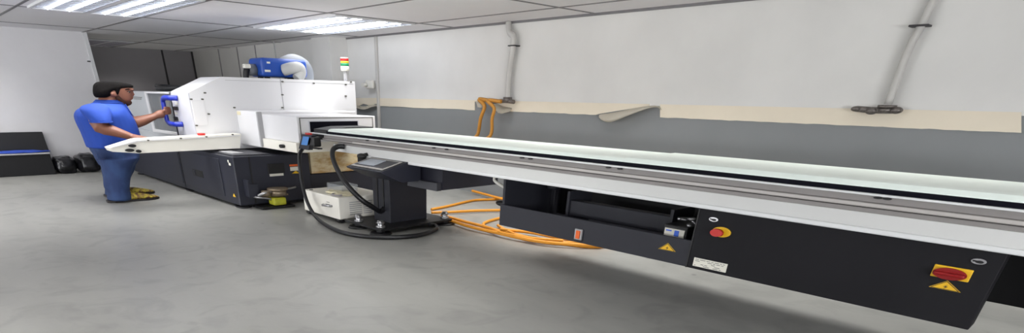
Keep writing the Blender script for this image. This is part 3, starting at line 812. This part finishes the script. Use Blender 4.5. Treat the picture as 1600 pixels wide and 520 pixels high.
hx = py(257.5, 172, 3.47).x; h0 = py(258, 191, 3.47).z; h1 = py(258, 154, 3.47).z; hr = py(273, 170, 3.5).x
obj('door_handle', MB().tube([(hr, DY-.02, h1+.01), (hr-.06, 3.48, h1+.012), (hx+.12, 3.47, h1+.01), (hx+.02, 3.47, h1-.02), (hx, 3.47, h1-.08), (hx, 3.47, h0+.08), (hx+.02, 3.47, h0+.02), (hx+.12, 3.47, h0-.01), (hr-.06, 3.48, h0-.012), (hr, DY-.02, h0-.01)], .036, 12, 5), 'handle_blue', dr, 'blue D-shaped door handle')
for v in (169, 185):
    q = py(276, v, DY-.02); obj('door_latch', MB().box(q.x-.08, q.x+.08, DY-.045, DY-.02, q.z-.03, q.z+.025, .006), 'black', dr)
for v in (155, 162, 177, 191):
    q = py(276, v, DY-.02); obj('latch_plate', MB().box(q.x-.06, q.x+.05, DY-.026, DY-.02, q.z-.018, q.z+.018), 'label_white', dr)
q = py(214, 152, 3.66)
obj('name_mark', MB().box(q.x-.3, q.x+.3, 3.652, 3.66, q.z-.004, q.z+.006).box(q.x-.2, q.x+.25, 3.652, 3.66, q.z-.03, q.z-.022), 'label_ink', cnc)
# hood face panels and screws
def hx_(u, v): return px(u, v, XH)
a, b = hx_(298, 155), hx_(325, 195)
obj('access_panel', MB().box(XH, XH+.008, a.y, b.y, b.z, a.z, .003), 'white_metal', hd)
scw = [(298.5, 155), (320, 145), (316, 155), (326, 178), (307, 196), (366, 168), (441, 127.5), (441, 148), (441, 168), (490, 130), (540, 132), (540, 150), (548, 128)]
for u, v in scw:
    q = hx_(u, v); obj('screw', MB().ell(0, (q.y, q.z), .022, .011, XH, XH+.014, 12), 'label_ink', hd)
mb = MB()
q = hx_(441, 150); mb.box(XH, XH+.003, q.y-.006, q.y+.006, 1.30, 1.74)
mb.box(XH, XH+.003, 4.2, 6.6, 1.70, 1.705)
obj('hood_seam', mb, 'pale_ledge', hd)
q = px(373, 176, -10.0)
# headstock cover, two stepped boxes
ha = obj('headstock_cover', MB().box(XH, -9.32, 4.3, 6.1, .80, 1.295, .012), 'white_metal', cnc, 'white stepped headstock cover')
XS = -8.2
hb = obj('headstock_guard', MB().box(-9.32, XS, 4.36, 5.72, .93, 1.262, .012), 'white_metal', cnc, 'white boxed guard at the spindle')
obj('guard_skirt', MB().box(-9.9, XS-.02, 4.32, 4.42, .80, .93, .006).box(-9.9, XS-.02, 5.66, 5.72, .80, .93, .006).box(XS-.06, XS-.02, 4.42, 5.66, .80, .93), 'cream_metal', hb)
obj('guard_seam', MB().box(XS, XS+.004, 4.40, 4.415, .94, 1.247).box(XS, XS+.004, 4.415, 5.66, 1.238, 1.247).box(XS, XS+.004, 5.66, 5.672, .94, 1.247), 'label_ink', hb)
a, b = px(483, 190, XS), px(559, 200, XS)
obj('spindle_opening', MB().box(XS-.02, XS+.006, a.y, b.y, .98, a.z), 'strip_black', hb, 'dark opening')
obj('spindle_frame', MB().box(XS, XS+.012, a.y-.015, a.y, .97, a.z+.01).box(XS, XS+.012, b.y, b.y+.015, .97, a.z+.01).box(XS, XS+.012, a.y, b.y, a.z, a.z+.01), 'stile_metal', hb)
obj('guard_knob', MB().ell(1, (-8.62, .865), .05, .025, 4.27, 4.32, 16), 'black', hb)
q = py(373, 176, 4.3); obj('small_plate', MB().box(q.x-.05, q.x+.07, 4.292, 4.3, q.z-.03, q.z+.02), 'rag', ha)
obj('cover_seam', MB().box(-9.34, -9.3, 4.285, 4.36, .82, 1.29), 'pale_ledge', ha)

# operator panel arm
XP = -9.75
pts = [px(u, v, XP) for u, v in ((171.5, 231.5), (176, 237), (216, 239.5), (375, 231.5), (376.5, 209), (222, 217.2), (214, 218.2))]
ar = obj('operator_arm', MB().prism([(p.y, p.z) for p in pts], 0, XP-.3, XP), 'cream_metal', cnc, 'long white operator panel arm')
a, b = px(215, 221, XP), px(372, 211.5, XP)
obj('arm_edge', MB().prism([(px(u, v, XP).y, px(u, v, XP).z) for u, v in ((176, 231), (216, 221), (374, 212), (374, 210.8), (215, 219.5), (175, 230))], 0, XP, XP+.01), 'white_metal', ar)
for u, v, ra in ((206, 227.5, .05), (216, 236, .035), (202, 234.5, .06)):
    q = px(u, v, XP); obj('arm_knob', MB().ell(0, (q.y, q.z), ra, .02, XP, XP+.04, 20), 'black', ar)
q = px(319, 210, XP); obj('red_stop', MB().ell(2, (XP-.12, q.y), .05, .06, q.z-.015, q.z+.012, 20), 'red', ar, 'red stop button')
for u, v in ((231, 218), (282, 215), (322, 212.5), (363, 209)):
    q = px(u, v, XP); obj('arm_screw', MB().ell(0, (q.y, q.z-.01), .018, .009, XP, XP+.014, 12), 'label_ink', ar)
obj('arm_mount', MB().box(XH-.02, XP-.05, 3.7, 4.1, .8, .95), 'cream_metal', ar)

# signal tower
tx = -10.35; q0 = px(539.5, 112, tx)
ty = q0.y
st = obj('signal_tower', MB().ell(2, (tx, ty), .035, .035, 1.745, px(539, 111, tx).z, 14), 'pale_ledge', cnc)
def tz(v): return px(539, v, tx).z
for n, v0, v1, m in (('lens', 110.5, 103.2, 'label_white'), ('lens', 103.2, 98.6, 'lens_green'), ('lens', 98.6, 95.3, 'lens_yellow'), ('lens', 95.3, 91, 'lens_red')):
    obj(n if m != 'label_white' else 'tower_base', MB().ell(2, (tx, ty), .075, .075, tz(v0), tz(v1)-.003, 24), m, st, {'lens_green': 'green lens', 'lens_yellow': 'yellow lens', 'lens_red': 'red lens'}.get(m))
obj('tower_cap', MB().ell(2, (tx, ty), .075, .075, tz(91)-.003, tz(90), 24), 'label_white', st)

# ------------------------------------------------------------------ mist collector on the hood
mx = -10.55
def mc(u, v): return px(u, v, mx)
a, b = mc(402, 119), mc(470, 94)
m_ = thing('mist_collector', 'blue mist collector with fat grey ducts on top of the white machine', 'machine', (mx, (a.y+b.y)/2, 1.745))
bodym = MB().box(mx-.3, mx+.22, a.y, b.y, 1.775, b.z, .06, 4)
md = obj('collector_body', bodym, 'collector_blue', m_)
obj('collector_leg', MB().box(mx-.2, mx-.1, a.y+.1, a.y+.16, 1.745, 1.78).box(mx+.05, mx+.15, a.y+.1, a.y+.16, 1.745, 1.78).box(mx-.2, mx+.15, b.y-.2, b.y-.14, 1.745, 1.78), 'black', m_)
d1 = MB().tube([mc(434, 110)+Vector((.22, 0, 0)), mc(441, 107)+Vector((.33, 0, 0)), mc(452, 107)+Vector((.36, 0, 0)), mc(455, 114)+Vector((.36, 0, 0)), mc(448, 121)+Vector((.36, 0, -.03))], .085, 18, 6)
obj('duct', d1, 'duct_grey', m_, 'pale curved duct at the front')
q1, q2 = mc(452, 97), mc(487, 118)
d2 = MB().tube([mc(446, 107)+Vector((-.12, 0, 0)), mc(462, 102)+Vector((-.12, 0, .01)), mc(475, 105)+Vector((-.12, 0, 0)), mc(481, 113)+Vector((-.12, 0, 0)), mc(481, 126)+Vector((-.12, 0, .0))], .16, 18, 6)
obj('duct', d2, 'duct_dark', m_, 'grey duct behind')
obj('motor', MB().ell(1, (mx-.05, mc(396, 109).z), .1, .085, mc(389, 109).y, a.y+.02, 24), 'duct_dark', m_)
obj('motor_cap', MB().box(mx-.02, mx+.1, mc(379, 104).y, mc(388.5, 104).y, mc(385, 107).z, mc(385, 100).z, .02), 'label_white', m_)
obj('power_lead', MB().tube([mc(386, 107), mc(384.5, 113), mc(384, 121)+Vector((0, 0, -.02))], .05, 10, 4), 'black', m_)
mb = MB(); q = mc(409, 111); mb.box(mx+.22, mx+.226, q.y-.05, q.y+.05, q.z-.015, q.z+.015); q = mc(410, 98); mb.box(mx+.22, mx+.226, q.y-.03, q.y+.03, q.z-.015, q.z+.01)
obj('collector_label', mb, 'label_white', md)
q = py(428, 69, 7.3); e_ = py(432, 93, 7.3)
hose([(q.x, 7.3, ZC), (q.x+.02, 7.3, 2.3), (e_.x, 7.32, 2.0), (e_.x+.02, 7.34, 1.8), (e_.x, 7.36, 1.2)], .014, 'duct_grey', 'thin pale lead hanging from the ceiling behind the blue collector', 'ceiling_lead', 'cable', base=(q.x, 7.3, ZC))
# dark coil lying on the low hood
q = py(264, 140, 4.0)
hose([Vector((q.x+.4*math.cos(t*.7), 4.05+.22*math.sin(t*.7), 1.55+.011*t*.4)) for t in range(16)], .034, 'black_rubber', 'black hose coil lying on top of the machine above the glazed door', 'hose_coil', 'hose', base=(q.x, 4.05, 1.53))

# ------------------------------------------------------------------ black box and bags by the left wall
bx = thing('black_bin', 'black open-topped box with a tall back, at the left edge against the pale wall', 'box', (-15.2, 1.9, 0))
xb0, xb1 = -15.72, -15.1
top = px(23, 238, xb1)
yb0, yb1 = .9, px(78, 240, xb1).y
zt_ = px(60, 241, xb1).z
body = MB().box(xb0, xb1, yb0, yb1, .0, zt_, .012)
bb = obj('bin_body', body, 'black_inside', bx)
obj('ledge', MB().box(xb0+.1, xb1+.02, yb0-.01, yb1+.01, zt_, zt_+.02, .004), 'pale_ledge', bx, 'pale grey ledge')
zz = px(60, 206, xb0+.08).z; y66 = px(66, 207, xb0+.08).y; y78 = px(77, 238, xb0+.08).y
obj('bin_back', MB().prism([(yb0, zt_+.02), (yb0, zz), (y66, zz), (y78, zt_+.02)], 0, xb0, xb0+.1), 'black', bx)
bc = MB()
bc.ball((xb0+.34, px(45, 236, xb1).y-.2, zt_+.035), .2, .62, .03, seg=32)
for v in bc.bm.verts:
    n = mnoise.noise(v.co*7); v.co.z = max(zt_+.021, v.co.z+n*.02); v.co.x += n*.03
tag(obj('blue_cloth', bc, 'blue_cloth', base=(xb0+.34, 2.0, zt_+.02)), 'bright blue cloth lying on the ledge of the black box', 'cloth')
def bag(c, rx, ry, rz, seed, label):
    mb = MB(); mb.ball((0, 0, 0), 1, 1, 1, seg=40)
    for v in mb.bm.verts:
        n = v.co.normalized(); k = 1+.16*mnoise.noise(n*2.2+Vector((seed, 0, 0)))+.07*mnoise.noise(n*6+Vector((0, seed, 0)))
        # squared-off, sagging
        s_ = Vector((math.copysign(abs(n.x)**.6, n.x), math.copysign(abs(n.y)**.6, n.y), math.copysign(abs(n.z)**.7, n.z)))*k
        v.co = Vector((c[0]+s_.x*rx, c[1]+s_.y*ry, max(0, rz*.93+s_.z*rz)))
    return tag(obj('rubbish_bag', mb, 'plastic_bag', base=(c[0], c[1], 0)), label, 'bag')
ya, yb_, yc_ = px(80, 255, -15.2).y, px(118, 255, -15.2).y, px(157, 255, -15.2).y
bag((-15.32, (ya+yb_)/2+.03, 0), .3, (yb_-ya)/2-.02, .165, 1.3, 'low black rubbish bag between the black box and the larger bag')
bag((-15.3, (yb_+yc_)/2, 0), .3, (yc_-yb_)/2-.02, .18, 5.1, 'larger black rubbish bag on the floor right behind the man')
struct('trim_14', MB().box(XL, XL+.03, 3.6, 3.66, 2.04, 2.06), 'black')

# ---- person

# ------------------------------------------------------------------ the man at the machine
MX = -11.0
man = thing('person', 'man in blue polo shirt, jeans and slippers with one hand on the machine door handle', 'person', (MX, 2.75, 0))
def pm(u, v, dx=0.0): return px(u, v, MX+dx)
def hsec(l, r, v, rx, dx=0.0):
    """level body slice between two outline pixels at one height, rx = half depth across the body"""
    a = pm(l, v, dx); b = pm(r, v, dx); c = (a+b)/2
    return (Vector((MX+dx, c.y, c.z)), rx, (b.y-a.y)/2)
SIDE = Vector((1, 0, 0))
# --- body: one continuous skin (head, neck, trunk, arms, hands, legs)
body = MB()
body.level([hsec(157, 184, 168, .17), hsec(154, 185, 160, .17), hsec(154, 187, 153, .155), hsec(156, 189, 147, .14)], 20)
# skull and face
head = [hsec(166, 190, 128.3, .07), hsec(156, 200, 130.5, .14), hsec(150, 205, 135, .178), hsec(149, 206.3, 140, .188), hsec(151, 205.5, 144.5, .186), hsec(156, 206.2, 149, .176), hsec(166, 206, 153, .16), hsec(174, 204.5, 156.5, .142), hsec(180, 202, 159.5, .11), hsec(186, 198.5, 161.5, .06)]
body.level(head, 24)
# nose, brow, lips, ear
body.loft([(pm(204, 141.5), .03, .022), (pm(206, 144.6, 0), .036, .026), (pm(207.6, 147, 0), .042, .028), (pm(205.5, 148.8, 0), .045, .022)], 12, SIDE)
body.ball(pm(203.6, 139.8), .13, .05, .018)
body.ball(pm(204.8, 152.4), .075, .03, .009).ball(pm(204.3, 154.2), .07, .03, .01)
body.ball(pm(199, 160), .075, .045, .02)
ear = pm(178, 147.3, .17)
body.ball(ear, .03, .05, .036).ball(ear+Vector((.02, -.02, .004)), .02, .035, .026)
body.ball(pm(178, 147.3, -.17), .03, .05, .036)
# trunk under the shirt, legs under the jeans
body.level([hsec(150, 204, 234, .34), hsec(142, 208, 220, .38), hsec(136, 203, 200, .38), hsec(134, 198, 185, .38), hsec(140, 190, 175, .32), hsec(152, 184, 168, .18)], 24)
for dx, P in ((.23, ((170, 196, 238), (173, 194, 262), (174, 192, 285), (179, 194, 303), (178, 200, 311.5))), (-.33, ((168, 194, 238), (170, 194, 262), (172, 192, 280), (175, 190, 295), (173, 194, 303.5)))):
    body.level([hsec(l, r, v, .14, dx) for i, (l, r, v) in enumerate(P)], 18)
# near arm: hangs from the shoulder, forearm forward onto the arm panel
sh = pm(153, 171, .34)
el = pm(154.5, 197.5, .55)
wr = pm(207, 214.0, .72)
body.loft([(pm(153, 177, .42), .1, .09), (pm(154, 184, .5), .155, .135), (pm(154, 192, .53), .15, .125), (pm(156, 197.5, .55), .14, .105), (pm(163, 201, .57), .13, .085), (pm(178, 204.8, .62), .125, .072), (pm(194, 209.8, .68), .105, .058), (wr, .085, .045), (pm(214, 215.2, .76), .085, .042)], 20, SIDE)
# near hand lying on the top edge of the panel
hc = pm(217, 215.6, .82)
body.loft([(pm(211, 214.8, .75), .075, .04), (pm(216, 215.4, .80), .115, .04), (pm(221, 216, .86), .125, .034), (pm(225, 216.6, .9), .11, .025)], 16, SIDE)
for k, (dx, ln) in enumerate(((-.095, .82), (-.032, 1.0), (.032, .95), (.095, .75))):
    a = pm(223.5, 216.2, .88)+Vector((dx, 0, 0))
    body.loft([(a, .028, .017), (a+Vector((.01, .06*ln, .006)), .028, .017), (a+Vector((.02, .13*ln, -.006)), .025, .014), (a+Vector((.02, .17*ln, -.024)), .02, .01)], 10, SIDE)
a = pm(216, 215.4, .93)
body.loft([(a, .035, .02), (a+Vector((.06, .05, .0)), .03, .018), (a+Vector((.08, .11, -.006)), .025, .013)], 10, SIDE)
# far arm: shoulder hidden, forearm reaches the door handle
HXc = hx; HZc = (h0+h1)/2+.005
bar = Vector((HXc, 3.47, HZc))
dxh = HXc-MX
body.loft([(pm(180, 172, -.36), .15, .12), (pm(190, 182, -.48), .15, .115), (pm(202, 190, dxh+.05), .14, .1), (pm(210, 191.5, dxh+.03), .13, .085), (pm(224, 188, dxh+.02), .115, .07), (pm(238, 183, dxh+.04), .085, .05), (pm(245, 180.2, dxh+.06), .075, .043)], 20, SIDE)
body.loft([(pm(242, 181.3, dxh+.05), .07, .042), (pm(247, 179.2, dxh+.07), .075, .055), (pm(252.5, 177.8, dxh+.08), .07, .06), (pm(256, 177.3, dxh+.085), .055, .052)], 16, SIDE)
yb0_ = pm(254.5, 177, dxh).y
for k in range(4):
    z = bar.z+.042-.029*k
    ln = (.9, 1.0, .97, .8)[k]
    p0 = Vector((HXc+.085, yb0_, z-.004))
    body.loft([(p0, .026, .0145), (Vector((HXc+.085, bar.y, z)), .026, .0145), (Vector((HXc+.06, bar.y+.065*ln, z)), .025, .0135), (Vector((HXc-.01, bar.y+.075*ln, z-.001)), .022, .0125), (Vector((HXc-.06, bar.y+.05, z-.002)), .018, .010)], 10, Vector((0, 0, 1)).cross(Vector((0, 1, 0))))
t0 = pm(248.5, 176.5, dxh+.09)
body.loft([(t0, .03, .02), (pm(253, 173.6, dxh+.1), .028, .018), (pm(258.5, 172.4, dxh+.09), .025, .015), (pm(263, 172.6, dxh+.06), .02, .011)], 10, SIDE)
# feet
for dx, t, hh, v in ((.28, 236, 174, 311.5), (-.38, 232, 170, 303.5)):
    a = pm(hh, v, dx); b = pm(t, v+1, dx)
    body.loft([(Vector((a.x, a.y, .055)), .1, .05), (Vector((a.x, a.y+.2, .06)), .12, .055), (Vector((b.x, b.y-.22, .05)), .14, .035), (Vector((b.x, b.y, .035)), .09, .02)], 14, SIDE)
bo = remesh(obj('body', body, 'skin', man), .0125, 3)

# --- hair, beard, brow, eye
hr_ = MB()
hr_.level([hsec(150, 170, 152.5, .13), hsec(147, 174, 149, .19), hsec(145.8, 176, 145, .2), hsec(145.5, 181, 141.5, .205), hsec(145.5, 196, 138.5, .205), hsec(145.5, 206.5, 136, .2), hsec(146, 208.3, 134, .19), hsec(148, 203.5, 131, .17), hsec(152, 193, 128.6, .135), hsec(160, 182, 127.2, .07)], 28)
hr_.loft([(pm(184.5, 138, .165), .05, .03), (pm(183.5, 143, .182), .02, .028), (pm(182.5, 148, .178), .018, .022)], 10, SIDE)
ho = remesh(obj('hair', hr_, 'hair', man), .014, 2)
bd = MB()
bd.loft([(pm(182, 148.5, .168), .02, .03), (pm(184.5, 153, .155), .026, .045), (pm(189, 157.5, .11), .05, .05), (pm(196, 160.3, .03), .09, .045), (pm(201.5, 159.6, 0), .07, .04)], 14, SIDE)
bd.loft([(pm(182, 148.5, -.168), .02, .03), (pm(184.5, 153, -.155), .026, .045), (pm(189, 157.5, -.11), .05, .05), (pm(196, 160.3, -.03), .09, .045)], 14, SIDE)
bd.loft([(pm(201, 150.9, .07), .02, .014), (pm(205.6, 150.8, .0), .035, .014)], 10, SIDE)
remesh(obj('beard', bd, 'beard', man), .012, 2)
for s in (1, -1):
    obj('eyebrow', MB().loft([(pm(195, 140.2, .158*s), .02, .009), (pm(200, 139.2, .125*s), .02, .011), (pm(204, 140, .07*s), .02, .008)], 8, SIDE), 'hair', man)
    e = obj('eye', MB().ball(pm(200.4, 143.6, .118*s), .03, .03, .009, seg=14), 'eye_white', man)
    obj('iris', MB().ball(pm(202, 143.6, .126*s), .03, .018, .012, seg=12), 'ink', e)
    obj('eyelid', MB().loft([(pm(197.5, 142.9, .148*s), .012, .006), (pm(200.5, 142.1, .135*s), .014, .007), (pm(203.6, 142.8, .1*s), .012, .005)], 8, SIDE), 'beard', e)
obj('lips', MB().ball(pm(205.3, 152.5), .06, .024, .007, seg=14).ball(pm(204.9, 154), .056, .024, .008, seg=14), 'lip', man)

# --- shirt
s_ = MB()
s_.level([hsec(136, 217, 229.5, .445), hsec(133, 219.5, 223, .465), hsec(130, 218.5, 215, .475), hsec(126, 215.5, 205, .48), hsec(121, 212, 195, .49), hsec(117.5, 208.5, 186, .50), hsec(117, 204, 179, .50), hsec(121, 200, 172, .46), hsec(131, 197.5, 166.5, .37), hsec(143, 194, 161.5, .26), hsec(149, 190, 158.5, .2)], 28)
# sleeves
s_.level([(pm(150, 162, .28), .08, .1), (pm(148, 165.5, .35), .16, .17), (pm(148, 171, .42), .2, .2), (pm(152, 179, .49), .2, .185), (pm(156, 186, .54), .19, .16), (pm(158, 191, .56), .18, .15)], 24)
s_.level([(pm(176, 164, -.25), .08, .1), (pm(180, 168, -.36), .16, .16), (pm(186, 174, -.44), .19, .17), (pm(193, 182, -.52), .18, .15), (pm(198, 188, -.56), .17, .14)], 24)
for v in s_.bm.verts:
    n = mnoise.noise(v.co*4.2); v.co += Vector((n*.012, n*.016, 0))
so = remesh(obj('polo_shirt', s_, 'shirt', man), .0155, 3)
co_ = MB()
co_.level([hsec(144.5, 193.5, 161.2, .262), hsec(148, 190.5, 157.4, .2), hsec(149.5, 190, 155.8, .185)], 28, 5, 1.0, False)
bmesh.ops.solidify(co_.bm, geom=co_.bm.faces[:], thickness=.016)
obj('collar', co_, 'shirt', so)
hm = MB()
hm.level([(pm(157.3, 189.2, .553), .192, .16), (pm(158.1, 191.4, .562), .188, .156)], 24)
obj('sleeve_cuff', hm, 'shirt', so)
# placket and buttons down the front
pkt = MB().loft([(pm(194.3, 162.5, .07), .05, .012), (pm(199.3, 170, .12), .05, .014), (pm(204.5, 178.5, .16), .05, .014)], 8, SIDE)
po = obj('placket', pkt, 'shirt', so)

# --- jeans
j = MB()
j.level([hsec(138, 217, 226, .40), hsec(141.5, 217, 233, .43), hsec(147, 216, 241, .43), hsec(151, 214.5, 249, .42), hsec(155, 212, 257, .38)], 26)
j.level([hsec(152, 214, 246, .28, .2), hsec(156, 209.5, 258, .275, .22), hsec(159.5, 206, 270, .26, .24), hsec(161, 203.5, 281, .245, .26), hsec(163.5, 201.5, 292, .235, .27), hsec(167, 203.5, 301, .235, .28), hsec(168, 205.5, 307, .24, .28), hsec(169, 206, 311.3, .235, .28)], 24)
j.level([hsec(152, 214, 246, .28, -.2), hsec(156, 211, 256, .275, -.27), hsec(159.5, 208.5, 266, .26, -.31), hsec(161, 204, 277, .245, -.35), hsec(163, 200.5, 288, .235, -.37), hsec(164.5, 201, 297, .235, -.38), hsec(165, 202.5, 302.8, .235, -.38)], 24)
for v in j.bm.verts:
    n = mnoise.noise(Vector((v.co.x*3, v.co.y*4, v.co.z*9))); v.co += Vector((n*.012, n*.02, 0))
jo = remesh(obj('jeans', j, 'jeans', man), .0155, 2)
for z in (.075, .12):
    pass
pkm = MB()
obj('back_pocket', MB().loft([(pm(150, 240, .36), .09, .012), (pm(152.5, 249, .37), .085, .012)], 10, SIDE), 'jeans', jo)

# --- slippers
def slipper(dx, heel, toe, v):
    a = pm(heel, v, dx).y; b = pm(toe, v, dx).y; x = MX+dx; L = b-a
    prof_ = [(0.0, .045), (.03, .10), (.12, .125), (.3, .115), (.5, .14), (.7, .165), (.85, .15), (.95, .1), (1.0, .04)]
    poly = [(x+w, a+L*t) for t, w in prof_]+[(x-w, a+L*t) for t, w in prof_[::-1]]
    sl_ = obj('slipper_sole', MB().prism(poly, 2, 0.0, .03), 'sole', man)
    up = MB()
    up.loft([(Vector((x, a+L*.36, .045)), .12, .045), (Vector((x, a+L*.5, .06)), .142, .062), (Vector((x, a+L*.65, .055)), .16, .05), (Vector((x, a+L*.8, .045)), .15, .034), (Vector((x, a+L*.93, .036)), .1, .018), (Vector((x, a+L*.985, .033)), .05, .008)], 20, SIDE)
    for v_ in up.bm.verts: v_.co.z = max(.028, v_.co.z)
    obj('slipper_upper', up, 'slipper', man, 'patterned yellow and brown slipper upper')
slipper(.28, 167, 249.5, 314.5)
slipper(-.38, 163, 242.5, 305.5)
